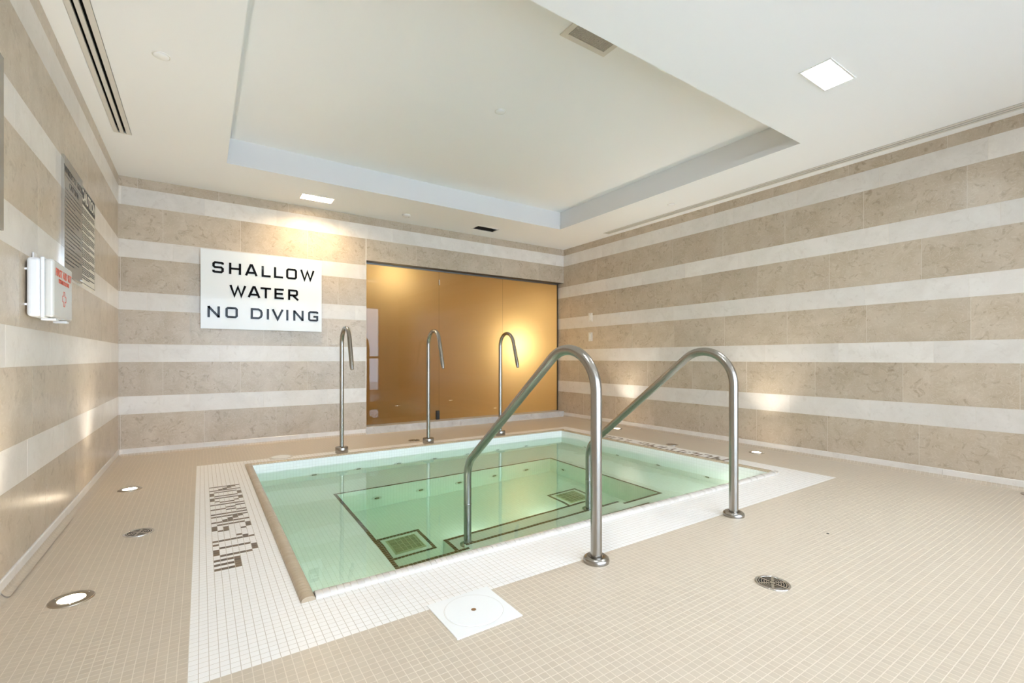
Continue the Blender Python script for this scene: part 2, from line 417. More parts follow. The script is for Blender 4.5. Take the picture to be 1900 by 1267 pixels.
# marble base strips and the coved mosaic at the foot of the walls
def base_strip(name, side, u0, u1, place, phase):
    root = tag(link(name, None), 'pale marble base strip with coved mosaic at the foot of the ' + side, 'baseboard', kind='structure')
    u = u0
    while u < u1 - 1e-4:
        nx = min(phase + (math.floor((u - phase) / LEN + 1e-6) + 1) * LEN, u1)
        if nx - u > .01:
            a = (nx - u) / 2 - .0007
            me = MB().add([(-a, .004, .0), (a, .004, .0), (a, .004, .058), (-a, .004, .058), (-a, -.007, .0), (a, -.007, .0), (a, -.007, .054), (-a, -.007, .054), (-a, -.003, .058), (a, -.003, .058)],
                          [(4, 5, 6, 7), (7, 6, 9, 8), (8, 9, 2, 3), (0, 4, 7, 8, 3), (1, 2, 9, 6, 5)]).mesh('base_slab', M['white_stone'])
            loc, rot = place((u + nx) / 2); link('base_slab', me, root, loc, (0, 0, rot))
        u = nx
    # cove pieces: quarter-round profile
    R = 0.022; prof = [(-.007 - R + R * math.sin(t), R - R * math.cos(t)) for t in np.linspace(0, math.pi / 2, 6)]
    w = TS / 2
    vs = []; fs = []
    for y, zz in prof: vs += [(-w, y, zz), (w, y, zz)]
    for i in range(5): fs.append((2 * i, 2 * i + 1, 2 * i + 3, 2 * i + 2))
    one = MB(); one.add(vs, fs, 0, True); one.add([(-w, -.007 - R, 0), (w, -.007 - R, 0), (w, -.007 - R, -.002), (-w, -.007 - R, -.002)], [(0, 1, 2, 3)])
    pm = one.mesh('cove_tile', M['beige_tile'])
    us = np.arange(u0 + T, u1, T)
    P = np.array([place(u)[0] for u in us]); rot = place(u0)[1]
    s = pix_size(P + np.array([0, 0, .001]), T); order = np.argsort(-s)[:90]
    ind = set(int(i) for i in order if s[i] > 3.0)
    rest = MB(); cr, sr = math.cos(rot), math.sin(rot)
    for i, u in enumerate(us):
        if i in ind: link('cove_tile', pm, root, tuple(P[i]), (0, 0, rot))
        elif P[i][1] > -0.4:
            rest.add([(P[i][0] + x * cr - y * sr, P[i][1] + x * sr + y * cr, zz) for x, y, zz in vs], fs, 0, True)
    if rest.v: tag(rest.build('cove_mosaic', M['beige_tile'], root), kind='stuff')
    # grout behind the cove
    g = MB(); L0, L1 = place(u0)[0], place(u1)[0]
    o1 = [(-.0065 - R + R * math.sin(t) + .0016 * math.sin(t), R - R * math.cos(t) - .0016 * math.cos(t)) for t in np.linspace(0, math.pi / 2, 6)]
    gv = []
    for y, zz in o1:
        for P0 in (L0, L1): gv.append((P0[0] - y * sr, P0[1] + y * cr, zz))
    g.add(gv, [(2 * i, 2 * i + 1, 2 * i + 3, 2 * i + 2) for i in range(5)], 0, True); g.build('cove_grout', M['grout'], root)
base_strip('baseboard_left', 'wall with the first aid kit', YF, YB, lambda u: ((XL, u, .006), math.pi / 2), 3.364)
base_strip('baseboard_right', 'wall with the two switch plates', YF, YB + .0, lambda u: ((XR, u, .006), -math.pi / 2), .45)
base_strip('baseboard_back', 'wall under the shallow water sign', XL, OPX, lambda u: ((u, YB, .006), 0), .323)

# ------------------------------------------------------------------ ceiling with coffer
FX0, FX1, FY0, FY1 = 0.176, 3.735, 1.69, 4.50
LIP, REC, ZC = 2.53, 0.03, 2.705
LIGHTS = [(2.805, 3.12, 1.115, 1.28), (.815, 1.13, 4.905, 5.07), (2.79, 3.11, 4.912, 5.077), (.80, 1.115, 1.115, 1.28), (.80, 1.115, -.70, -.535), (2.805, 3.12, -.70, -.535)]  # last two are unseen fixtures, added to brighten the near end
DIFF = [(-.516, -.417, YF + .3, 4.315), (4.302, 4.401, YF + .3, 4.315)]
holes = [(FX0, FX1, FY0, FY1)] + LIGHTS + DIFF
xs = sorted({XL - .02, XR + .02} | {v for h in holes for v in h[:2]}); ys = sorted({YF, YB + .02} | {v for h in holes for v in h[2:]})
ce = MB()
for i in range(len(xs) - 1):
    for j in range(len(ys) - 1):
        mx_, my_ = (xs[i] + xs[i + 1]) / 2, (ys[j] + ys[j + 1]) / 2
        if any(h[0] < mx_ < h[1] and h[2] < my_ < h[3] for h in holes): continue
        ce.quad((xs[i], ys[j], H), (xs[i], ys[j + 1], H), (xs[i + 1], ys[j + 1], H), (xs[i + 1], ys[j], H))
ceiling = tag(ce.build('ceiling', M['paint']), 'white plaster ceiling with a large recessed coffer above the pool', 'ceiling', kind='structure')
cf = MB()
def ring(m, x0, x1, y0, y1, z0, z1):
    p = [(x0, y0), (x1, y0), (x1, y1), (x0, y1)]
    for i in range(4):
        a, b = p[i], p[(i + 1) % 4]; m.quad((*a, z0), (*b, z0), (*b, z1), (*a, z1))
cf.quad((FX0 - REC, FY0 - REC, ZC), (FX0 - REC, FY1 + REC, ZC), (FX1 + REC, FY1 + REC, ZC), (FX1 + REC, FY0 - REC, ZC))
cf.build('coffer_soffit', M['paint'], ceiling); cf = MB()
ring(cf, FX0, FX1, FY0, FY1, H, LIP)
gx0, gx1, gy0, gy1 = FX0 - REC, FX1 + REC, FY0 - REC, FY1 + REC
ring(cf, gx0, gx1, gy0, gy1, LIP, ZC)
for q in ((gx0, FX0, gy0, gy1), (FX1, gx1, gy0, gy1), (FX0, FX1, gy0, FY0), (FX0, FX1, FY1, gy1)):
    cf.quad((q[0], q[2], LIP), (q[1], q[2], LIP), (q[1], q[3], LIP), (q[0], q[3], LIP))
cf.build('coffer_sides', M['shaded_paint'], ceiling)
MB().box(XL - B, XR + B, YF - .2, YB + .2, 2.95, 3.05).build('light_block_slab', M['paint'], ceiling)  # unseen slab added over the ceiling to block sky light leaks

def lamp(b, on, label, grp):
    x0, x1, y0, y1 = b; cxx, cyy = (x0 + x1) / 2, (y0 + y1) / 2
    t = thing('recessed_light', label, 'ceiling light', (cxx, cyy, H), grp)
    w, d = (x1 - x0) / 2, (y1 - y0) / 2; fw = .010
    fr = MB()
    for (a, bb, c, e) in ((-w, w, -d, -d + fw), (-w, w, d - fw, d), (-w, -w + fw, -d + fw, d - fw), (w - fw, w, -d + fw, d - fw)):
        fr.box(a, bb, c, e, -.004, .004)
    fr.build('trim_frame', M['white_metal'], t)
    hs = MB(); z1 = .070 if on else .075
    p = [(-w + fw, -d + fw), (w - fw, -d + fw), (w - fw, d - fw), (-w + fw, d - fw)]
    for i in range(4):
        q, r = p[i], p[(i + 1) % 4]; hs.quad((*q, .0), (*r, .0), (*r, z1), (*q, z1))
    hs.quad((p[0][0], p[0][1], z1), (p[3][0], p[3][1], z1), (p[2][0], p[2][1], z1), (p[1][0], p[1][1], z1))
    hs.build('housing', M['white_metal'] if on else M['dark'], t)
    ln = MB().box(-w + .018, w - .018, -d + .018, d - .018, z1 - .010, z1 - .003)
    if on: ln.build('lens', M['lamp_back' if on == 2 else 'lamp_warm'], t)
    else:
        ln.build('lens', M['dark'], t)
        MB().box(w - .10, w - fw - .002, -d + fw + .002, -d + .034, -.001, .010).box(w - .026, w - fw - .002, -d + .034, d - fw - .02, -.001, .010).build('reflector', M['chrome'], t)
    return t
lamp(LIGHTS[0], True, 'lit recessed ceiling light between the coffer and switch plate wall, towards the glazed front', 'recessed ceiling lights')
lamp(LIGHTS[1], 2, 'lit recessed ceiling light above the shallow water sign', 'recessed ceiling lights')
lamp(LIGHTS[2], False, 'unlit dark recessed ceiling light above the frosted glass', 'recessed ceiling lights')
lamp(LIGHTS[3], True, 'lit recessed ceiling light on the first aid kit side of the glazed front', 'recessed ceiling lights')
lamp(LIGHTS[4], True, 'added unseen ceiling light for fill at the painted front wall', 'recessed ceiling lights')
lamp(LIGHTS[5], True, 'added unseen ceiling light for fill at the glazed front panes', 'recessed ceiling lights')

def diffuser(b, flip, label):
    x0, x1, y0, y1 = b
    t = thing('slot_diffuser', label, 'air vent', ((x0 + x1) / 2, (y0 + y1) / 2, H), 'linear slot diffusers')
    w, l = (x1 - x0) / 2, (y1 - y0) / 2
    cuts = [-.0495, -.0255, -.0125, .0075, .0225, .0495]
    if flip: cuts = [-c for c in cuts[::-1]]
    for a, bb in ((0, 1), (2, 3), (4, 5)):
        MB().box(cuts[a], cuts[bb], -l, l, -.003, .012).build('slot_bar', M['diffuser'], t)
    MB().box(-w, w, -l, -l + .012, -.0028, .011).build('end_cap', M['diffuser'], t)
    MB().box(-w, w, l - .012, l, -.0028, .011).build('end_cap', M['diffuser'], t)
    MB().box(-w, w, -l, l, .05, .06).box(-w - .002, -w, -l, l, .0, .06).box(w, w + .002, -l, l, 0, .06).build('plenum', M['black'], t)
diffuser(DIFF[0], False, 'long linear slot diffuser in ceiling beside the first aid kit wall')
diffuser(DIFF[1], True, 'long linear slot diffuser in ceiling beside the wall with switch plates')

# eggcrate grille in the coffer
GRX0, GRX1, GRY0, GRY1 = 1.688, 2.03, 1.80, 2.034
t = thing('return_air_grille', 'cream eggcrate air grille in the ceiling coffer', 'air vent', ((GRX0 + GRX1) / 2, (GRY0 + GRY1) / 2, ZC))
w, d = (GRX1 - GRX0) / 2, (GRY1 - GRY0) / 2
fr = MB(); fw = .034
for q in ((-w, w, -d, -d + fw), (-w, w, d - fw, d), (-w, -w + fw, -d + fw, d - fw), (w - fw, w, -d + fw, d - fw)): fr.box(*q, -.008, -.001)
fr.build('grille_frame', M['diffuser'], t)
MB().box(-w + fw, w - fw, -d + fw, d - fw, -.0016, -.0006).build('duct_opening', M['black'], t)
cr = MB()
for k in range(1, 27): xk = -w + fw + k * (2 * w - 2 * fw) / 27; cr.box(xk - .0013, xk + .0013, -d + fw, d - fw, -.0075, -.0003)
for k in range(1, 16): yk = -d + fw + k * (2 * d - 2 * fw) / 16; cr.box(-w + fw, w - fw, yk - .0013, yk + .0013, -.0075, -.0003)
tag(cr.build('eggcrate_core', M['diffuser'], t), kind='stuff')

def cover_disc(x, y, z, label):
    t = thing('sprinkler_cover', label, 'ceiling disc', (x, y, z), 'flat ceiling cover discs')
    MB().lathe([(.041, 0), (.041, -.003), (.039, -.004), (.036, -.004), (.0355, -.002), (.035, -.002)], 36).build('rim', M['white_metal'], t)
    MB().lathe([(.0345, -.001), (.0345, -.0045), (.033, -.0055), (.0001, -.0055)], 36).build('cover_plate', M['paint'], t)
cover_disc(-.176, 3.094, H, 'round cream cover disc in ceiling beside the slot diffuser')
cover_disc(1.85, 2.92, ZC, 'round white cover disc in the middle of the ceiling coffer')
cover_disc(4.094, 3.115, H, 'small white ceiling disc between coffer and switch plate wall')
t = thing('smoke_detector', 'white round detector with two dark holes above the glass', 'detector', (1.92, 5.005, H))
MB().lathe([(.047, 0), (.047, -.006), (.040, -.016), (.024, -.024), (.0001, -.026)], 36).build('dome', M['white_metal'], t)
for sx in (-.002, .022): MB().lathe([(.0055, 0), (.0055, -.006), (.0001, -.006)], 14, (sx, -.016, -.018)).build('sensor_hole', M['black'], t)

# ------------------------------------------------------------------ glazed front behind the camera (daylight)
wf = MB().box(XL - B, WIN_X0, YF - .2, YF, -.1, 3.0).box(WIN_X1, XR + B, YF - .2, YF, -.1, 3.0).box(WIN_X0, WIN_X1, YF - .2, YF, WIN_Z1, 3.0).box(WIN_X0, WIN_X1, YF - .2, YF, -.1, WIN_Z0)
tag(wf.build('wall_front', M['paint']), 'painted wall around the tall glazed front', 'wall', kind='structure')
win = tag(link('window_1', None), 'tall glazed front with aluminium mullions letting in daylight', 'window', kind='structure')
edges = [WIN_X0 + k * (WIN_X1 - WIN_X0) / 5 for k in range(6)]
for e in edges: MB().box(e - .03, e + .03, YF - .14, YF - .06, WIN_Z0, WIN_Z1).build('mullion', M['mullion'], win)
MB().box(WIN_X0, WIN_X1, YF - .13, YF - .07, .86, .92).build('transom', M['mullion'], win)
for a, b in zip(edges, edges[1:]): MB().quad((a + .03, YF - .10, WIN_Z0), (b - .03, YF - .10, WIN_Z0), (b - .03, YF - .10, WIN_Z1), (a + .03, YF - .10, WIN_Z1)).build('pane', M['pane'], win)
tag(MB().box(-3, 8, -8, YF - .2, -.2, -.1).build('terrace_ground', M['terrace']), 'pale terrace paving outside the glazed front', 'terrace', kind='structure')

# ------------------------------------------------------------------ frosted glass partition and steam room behind it
gl = tag(link('window_2', None), 'amber frosted glass partition of three panes in the striped wall', 'window', kind='structure')
seams = [OPX + .004, 2.530, 3.496, XR - .022]
for a, b in zip(seams, seams[1:]):
    m = MB(); x0, x1, z0, z1 = a + .002, b - .002, OPZ0 + .006, OPZ1 - .012
    m.box(x0, x1, GLY, GLY + .012, z0, z1, 0)
    m.mi = [1 if i == 3 else 0 for i in range(6)]
    m.build('glass_pane', [M['coat'], M['frost']], gl)
for xs_ in (2.530, 3.496):
    for z0, z1 in ((1.80, 1.87), (1.02, 1.14)) if xs_ < 3 else ():
        MB().box(xs_ - .006, xs_ + .006, GLY - .006, GLY + .014, z0, z1).build('glass_clip', M['chrome'], gl)
MB().box(2.487, 2.53, GLY - .012, GLY + .018, OPZ0 + .004, .20).build('floor_clamp', M['dark'], gl)
MB().box(OPX, XR, GLY - .003, GLY + .016, OPZ1 - .014, OPZ1).build('head_channel', M['mullion'], gl)
MB().box(XR - .020, XR - .013, GLY - .01, GLY + .02, OPZ0, OPZ1).build('edge_seal', M['dark'], gl)
sl = MB().box(OPX - .004, XR - .0, YB - .010, YB + .30, 0.0, OPZ0)
tag(bevel(sl.build('trim_1', M['grey_stone']), .003), 'grey marble kerb under the frosted glass partition', 'sill', kind='structure')
sr_ = MB(); SY1 = GLY + 1.1
sr_.quad((OPX - .5, GLY + .06, -.02), (XR + .01, GLY + .06, -.02), (XR + .01, SY1, -.02), (OPX - .5, SY1, -.02))
sr_.quad((OPX - .5, GLY + .0, 2.4), (XR + .01, GLY + .0, 2.4), (XR + .01, SY1, 2.4), (OPX - .5, SY1, 2.4))
sr_.quad((OPX - .5, SY1, -.02), (XR + .01, SY1, -.02), (XR + .01, SY1, 2.4), (OPX - .5, SY1, 2.4))
sr_.quad((OPX - .5, GLY, -.02), (OPX - .5, SY1, -.02), (OPX - .5, SY1, 2.4), (OPX - .5, GLY, 2.4))
sr_.quad((OPX - .5, YB + .2, -.02), (OPX - .012, YB + .2, -.02), (OPX - .012, YB + .2, 2.4), (OPX - .5, YB + .2, 2.4))
sr_.box(XL - B, XR + B + .2, SY1 + .01, SY1 + .1, -.1, 3.0).box(XL - B, XR + B, YB + .2, SY1 + .1, 2.45, 3.0).box(OPX - .62, OPX - .52, YB + .2, SY1, -.1, 2.6)
tag(sr_.build('wall_steam_room', M['amber_wall']), 'amber plaster room glowing behind the frosted glass', 'wall', kind='structure')
def steam_lamp(x, y, z, r, label):
    t = thing('wall_lamp', label, 'lamp', (x, y, z), 'lamps behind the frosted glass')
    MB().lathe([(.0001, -r)] + [(r * math.cos(a), r * math.sin(a)) for a in np.linspace(-1.4, 1.4, 11)] + [(.0001, r)], 20, cap=False).build('globe', M['steam_lamp'], t)
    MB().lathe([(.02, r), (.02, r + .04), (.035, r + .05), (.035, r + .06)], 20).build('socket', M['dark'], t)
steam_lamp(3.76, GLY + .34, 1.05, .060, 'warm globe lamp glowing through the frosted glass by the third spout')
steam_lamp(1.92, GLY + .36, 1.90, .040, 'warm globe lamp glowing through the top of frosted glass by sign')
steam_lamp(4.20, GLY + .42, 1.62, .021, 'warm globe lamp glowing through frosted glass next to switch plate wall')

# ------------------------------------------------------------------ pool basin
BZ, WZ = -0.50, -0.95
WX0, WX1, WY0, WY1 = .88, 2.99, 2.40, 3.76
SX0, SX1 = 1.30, 2.59
pool = thing('pool_basin', 'sunken white mosaic whirlpool basin with bench, steps and brown edging', 'pool', (1.956, 3.05, 0))
def pbuild(m, name, mat): 
    o = m.build(name, mat, pool); o.matrix_parent_inverse = Matrix.Translation((-1.956, -3.05, 0)); return o
bodyq = MB(); tv, tf, tn = [], [], 0
def tiled(o, u, v, nrm, lu, lv):
    """backing quad plus mosaic on it"""
    global tn
    o, u, v, nrm = map(lambda a: np.array(a, float), (o, u, v, nrm))
    b = o - nrm * .0003
    q = [b, b + u * lu, b + u * lu + v * lv, b + v * lv]
    if np.dot(np.cross(u, v), nrm) < 0: q = q[::-1]
    bodyq.add([tuple(p) for p in q], [(0, 1, 2, 3)])
    nu, nv = max(1, int(round(lu / T))), max(1, int(round(lv / T)))
    a = (np.arange(nu) + .5) * lu / nu; c = (np.arange(nv) + .5) * lv / nv
    A, Cc = [w.ravel() for w in np.meshgrid(a, c)]
    vv, ff = mosaic(o + A[:, None] * u + Cc[:, None] * v, u, v, nrm, min(TS, .93 * min(lu / nu, lv / nv)))
    tv.append(vv); tf.append(ff + tn); tn += len(vv)
ex, ey, ez = (1, 0, 0), (0, 1, 0), (0, 0, 1)
E_ = .026                                         # dark edging width
# basin walls
TOPZ = .004
tiled((PX0, PY1, BZ), ex, ez, (0, -1, 0), PX1 - PX0, TOPZ - BZ)
tiled((PX0, PY0, BZ), ex, ez, (0, 1, 0), PX1 - PX0, TOPZ - BZ)
tiled((PX0, PY0, BZ), ey, ez, (1, 0, 0), PY1 - PY0, TOPZ - BZ)
tiled((PX1, PY0, BZ), ey, ez, (-1, 0, 0), PY1 - PY0, TOPZ - BZ)
# bench
tiled((PX0, PY0, BZ), ex, ey, ez, WX0 - E_ - PX0, PY1 - PY0)
tiled((WX1 + E_, PY0, BZ), ex, ey, ez, PX1 - WX1 - E_, PY1 - PY0)
tiled((WX0 - E_, WY1 + E_, BZ), ex, ey, ez, WX1 - WX0 + 2 * E_, PY1 - WY1 - E_)
tiled((WX0 - E_, PY0, BZ), ex, ey, ez, WX1 - WX0 + 2 * E_, WY0 - E_ - PY0)
# well
tiled((WX0, WY0, WZ), ex, ey, ez, WX1 - WX0, WY1 - WY0)
tiled((WX0, WY1, WZ), ex, ez, (0, -1, 0), WX1 - WX0, BZ - WZ)
tiled((WX0, WY0, WZ), ex, ez, (0, 1, 0), WX1 - WX0, BZ - WZ)
tiled((WX0, WY0, WZ), ey, ez, (1, 0, 0), WY1 - WY0, BZ - WZ)
tiled((WX1, WY0, WZ), ey, ez, (-1, 0, 0), WY1 - WY0, BZ - WZ)
# steps: middle (bench level, pushed out), lower, upper
BY, AY, AZ, CYs, CZs = 2.45, 2.745, -.70, 2.16, -.29
tiled((SX0, WY0 - E_, BZ), ex, ey, ez, SX1 - SX0, BY - E_ - WY0 + E_)
tiled((SX0, BY, AZ), ex, ez, (0, 1, 0), SX1 - SX0, BZ - AZ)
tiled((SX0, BY, AZ), ex, ey, ez, SX1 - SX0, AY - E_ - BY)
tiled((SX0, AY, WZ), ex, ez, (0, 1, 0), SX1 - SX0, AZ - WZ)
tiled((SX0, WY0, WZ), ey, ez, (-1, 0, 0), AY - WY0, AZ - WZ)
tiled((SX1, WY0, WZ), ey, ez, (1, 0, 0), AY - WY0, AZ - WZ)
tiled((SX0, WY0, AZ), ey, ez, (-1, 0, 0), BY - WY0, BZ - AZ)
tiled((SX1, WY0, AZ), ey, ez, (1, 0, 0), BY - WY0, BZ - AZ)
tiled((SX0, PY0, CZs), ex, ey, ez, SX1 - SX0, CYs - E_ - PY0)
tiled((SX0, CYs, BZ), ex, ez, (0, 1, 0), SX1 - SX0, CZs - BZ)
tiled((SX0, PY0, BZ), ey, ez, (-1, 0, 0), CYs - PY0, CZs - BZ)
tiled((SX1, PY0, BZ), ey, ez, (1, 0, 0), CYs - PY0, CZs - BZ)
pbuild(bodyq, 'basin_shell', M['pool_grout'])
og = MB(); ring(og, PX0 - .06, PX1 + .06, PY0 - .06, PY1 + .06, WZ - .12, -.004)
og.quad((PX0 - .06, PY0 - .06, WZ - .12), (PX1 + .06, PY0 - .06, WZ - .12), (PX1 + .06, PY1 + .06, WZ - .12), (PX0 - .06, PY1 + .06, WZ - .12))
for q in ((PX0 - .06, PX0, PY0 - .06, PY1 + .06), (PX1, PX1 + .06, PY0 - .06, PY1 + .06), (PX0, PX1, PY0 - .06, PY0), (PX0, PX1, PY1, PY1 + .06)):
    og.quad((q[0], q[2], -.006), (q[1], q[2], -.006), (q[1], q[3], -.006), (q[0], q[3], -.006))
for q in ((PX0 - .05, WX0 - .02, PY0 - .05, PY1 + .05), (WX1 + .02, PX1 + .05, PY0 - .05, PY1 + .05), (WX0 - .03, WX1 + .03, PY0 - .05, WY0 - .02), (WX0 - .03, WX1 + .03, WY1 + .02, PY1 + .05)):
    og.box(*q, WZ - .1, BZ - .02)
pbuild(og, 'light_block_shell', M['pool_grout'])  # hidden shell added to stop light leaking in under the basin
o = link('basin_mosaic', np_mesh('basin_mosaic', np.concatenate(tv), np.concatenate(tf), M['pool_tile']), pool)
o.matrix_parent_inverse = Matrix.Translation((-1.956, -3.05, 0)); tag(o, kind='stuff')
# dark brown edging: nosing tiles that wrap the edge
edge_v, edge_f, en = [], [], 0
def edging(name, p0, p1, inward, z, down=True):
    """row of dark tiles on the tread along p0-p1 (inward = unit away from the edge), with a thin row on the riser"""
    p0, p1, iw = np.array([*p0, z], float), np.array([*p1, z], float), np.array([*inward, 0], float)
    L_ = np.linalg.norm(p1 - p0); u = (p1 - p0) / L_; n = max(1, int(round(L_ / T))); c = (np.arange(n) + .5) * L_ / n
    vs, fs, k = [], [], 0
    v, f = mosaic(p0 + c[:, None] * u + iw * E_ / 2 + np.array([0, 0, .0008]), u, iw, ez, TS); vs.append(v); fs.append(f + k); k += len(v)
    bq = MB(); b0 = np.array([0, 0, -.0012])
    bq.add([tuple(q + b0) for q in (p0, p1, p1 + iw * E_, p0 + iw * E_)], [(0, 1, 2, 3) if np.cross(u, iw)[2] > 0 else (3, 2, 1, 0)])
    m_ = link(name, np_mesh(name, np.concatenate(vs), np.concatenate(fs), M['dark_tile']), pool)
    m_.matrix_parent_inverse = Matrix.Translation((-1.956, -3.05, 0)); tag(m_, kind='stuff')
    pbuild(bq, 'edging_grout', M['pool_grout'])
edging('brown_edging', (WX0, WY0), (WX0, WY1), (-1, 0), BZ)
edging('brown_edging', (WX1, WY0), (WX1, WY1), (1, 0), BZ)
edging('brown_edging', (WX0 - E_, WY1), (WX1 + E_, WY1), (0, 1), BZ)
edging('brown_edging', (WX0 - E_, WY0), (SX0, WY0), (0, -1), BZ)
edging('brown_edging', (SX1, WY0), (WX1 + E_, WY0), (0, -1), BZ)
edging('brown_edging', (SX0, BY), (SX1, BY), (0, -1), BZ + .0004)
edging('brown_edging', (SX0, AY), (SX1, AY), (0, -1), AZ)
edging('brown_edging', (SX0, BY), (SX0, AY - E_), (1, 0), AZ + .0004)
edging('brown_edging', (SX1, BY), (SX1, AY - E_), (-1, 0), AZ + .0004)
edging('brown_edging', (SX0, CYs), (SX1, CYs), (0, -1), CZs)
# drains in the well floor
for (x0, x1, y0, y1) in ((1.005, 1.327, 2.888, 3.216), (2.52, 2.848, 2.91, 3.222)):
    for a, b, iw in (((x0, y0), (x1, y0), (0, 1)), ((x0, y1), (x1, y1), (0, -1)), ((x0, y0), (x0, y1), (1, 0)), ((x1, y0), (x1, y1), (-1, 0))):
        edging('drain_border', a, b, iw, WZ + .0006)
    gx, gy = (x0 + x1) / 2, (y0 + y1) / 2; s = .108
    g = link('main_drain', None, pool); g.matrix_parent_inverse = Matrix.Translation((-1.956, -3.05, 0)); g.location = (gx, gy, WZ)
    MB().add([(-s, -s, .002), (s, -s, .002), (s, s, .002), (-s, s, .002), (-s * .92, -s * .92, .013), (s * .92, -s * .92, .013), (s * .92, s * .92, .013), (-s * .92, s * .92, .013)],
             [(4, 5, 6, 7), (0, 1, 5, 4), (1, 2, 6, 5), (2, 3, 7, 6), (3, 0, 4, 7)]).build('drain_plate', M['abs'], g)
    rb = MB(); sl_ = MB()
    for k in range(-2, 4):
        xk = (k - .5) * 2 * s * .92 / 6
        if k > -2: rb.box(xk - .0025, xk + .0025, -s * .92, s * .92, .013, .019)
    for k in (-1, 0, 1): rb.box(-s * .92, s * .92, k * s * .46 - .0025, k * s * .46 + .0025, .013, .019)
    for k in range(26):
        yk = -s * .9 + (k + .5) * s * 1.8 / 26; sl_.box(-s * .9, s * .9, yk - .0018, yk + .0018, .0132, .0138)
    rb.build('drain_ribs', M['abs'], g); tag(sl_.build('drain_slots', M['abs_dark'], g), kind='stuff')
# jets
def jet(x, y, z, rot):
    j = link('water_jet', None, pool); j.matrix_parent_inverse = Matrix.Translation((-1.956, -3.05, 0)); j.location = (x, y, z); j.rotation_euler = (math.pi / 2, 0, rot)
    if 'r' not in jet_m:
        jet_m['r'] = MB().lathe([(q[0] * 1.28, q[1]) for q in [(.034, 0), (.034, .004), (.030, .008), (.021, .008), (.018, .003), (.0165, .003)]], 28, cap=False).mesh('jet_rim', M['white_metal'])
        jet_m['d'] = MB().lathe([(q[0] * 1.28, q[1]) for q in [(.0172, .0028), (.0001, .0028)]], 24, cap=False).mesh('jet_throat', M['black'])
        jet_m['e'] = MB().lathe([(q[0] * 1.28, q[1]) for q in [(.0105, .0032), (.0105, .009), (.006, .011), (.0001, .011)]], 20, cap=False).mesh('jet_nozzle', M['abs_dark'])
    for n_, k in (('jet_rim', 'r'), ('jet_throat', 'd'), ('jet_nozzle', 'e')): link(n_, jet_m[k], j)
jet_m = {}
for x in (.808, 1.184, 1.56, 1.93, 2.30, 2.67, 3.05): jet(x, PY1 - .001, -.345, 0)
for y in (3.86, 3.37, 2.86, 2.35): jet(PX1 - .001, y, -.36, -math.pi / 2)
for x in (1.19, 1.57, 1.945, 2.315, 2.69): jet(x, WY1 - .001, -.75, 0)
for y in (3.55,): jet(WX1 - .001, y, -.745, -math.pi / 2)

# unseen underwater fill lights, added to brighten bench and well
M['pool_fill'] = emit('pool_fill_lens', (1.0, 0.99, 0.95), POOL_FILL_W); M['pool_fill_low'] = emit('well_fill_lens', (0.95, 1.0, 0.95), POOL_FILL_W * .35)
for x, yn, zn in ((1.62, AY, -.825), (2.27, AY, -.825), (.62, PY0, -.29), (3.29, PY0, -.29)):
    n_ = link('pool_fill_light', None, pool, (x, yn + .001, zn), (-math.pi / 2, 0, 0)); n_.matrix_parent_inverse = Matrix.Translation((-1.956, -3.05, 0))
    MB().lathe([(.075, 0), (.075, .006), (.070, .012), (.058, .012), (.056, .006)], 36, cap=False).build('fill_light_ring', M['chrome'], n_)
    MB().lathe([(.057, .005), (.045, .012), (.0001, .016)], 32, cap=False).build('fill_light_lens', M['pool_fill' if zn > -.5 else 'pool_fill_low'], n_)

# coping of bullnose tiles
CH = 0.018
def bullnose(mat):
    w = TS / 2; n = 9; vs, fs = [], []
    for i in range(n):
        a = math.pi * i / (n - 1); y = CW / 2 - CW / 2 * math.cos(a); zz = CH * math.sin(a) ** .75 if 0 < i < n - 1 else -.002
        vs += [(-w, y, zz), (w, y, zz)]
    for i in range(n - 1): fs.append((2 * i, 2 * i + 2, 2 * i + 3, 2 * i + 1))
    fs.append(tuple(range(0, 2 * n, 2))[::-1]); fs.append(tuple(range(1, 2 * n, 2)))
    m = MB(); m.add(vs, fs[:-2], 0, True); m.add(vs, fs[-2:], 0, False); return m, m.mesh('coping_tile', M[mat])
runs = [('tan_tile', [(CX0, y) for y in np.arange(CY0 + T * .5, CY1 - T, T)], -math.pi / 2),
        ('tan_tile', [(CX1, y) for y in np.arange(CY0 + T * 2.5, CY1 - T, T)], math.pi / 2),
        ('tan_tile', [(x, CY1) for x in np.arange(CX0 + T * .5, CX1, T)], math.pi),
        ('pale_tile', [(x, CY0) for x in np.arange(CX0 + CW + T * .5, CX1, T)], 0.0)]
for mat, pts, rot in runs:
    src, me = bullnose(mat); P = np.array([(x, y, 0.01) for x, y in pts]); s = pix_size(P, T)
    order = set(np.argsort(-s)[:75].tolist()) if rot != math.pi else set()
    rest = MB(); c_, s_ = math.cos(rot), math.sin(rot)
    for i, (x, y) in enumerate(pts):
        if i in order:
            o = link('coping_tile', me, pool, (x, y, 0), (0, 0, rot)); o.matrix_parent_inverse = Matrix.Translation((-1.956, -3.05, 0))
        else:
            o0 = len(rest.v); rest.v += [(x + a * c_ - b * s_, y + a * s_ + b * c_, zz) for a, b, zz in src.v]
            rest.f += [tuple(q + o0 for q in f) for f in src.f]; rest.mi += src.mi; rest.smooth += src.smooth
    if rest.v: tag(pbuild(rest, 'coping_run', M[mat]), kind='stuff')
cg = MB(); k = .0025
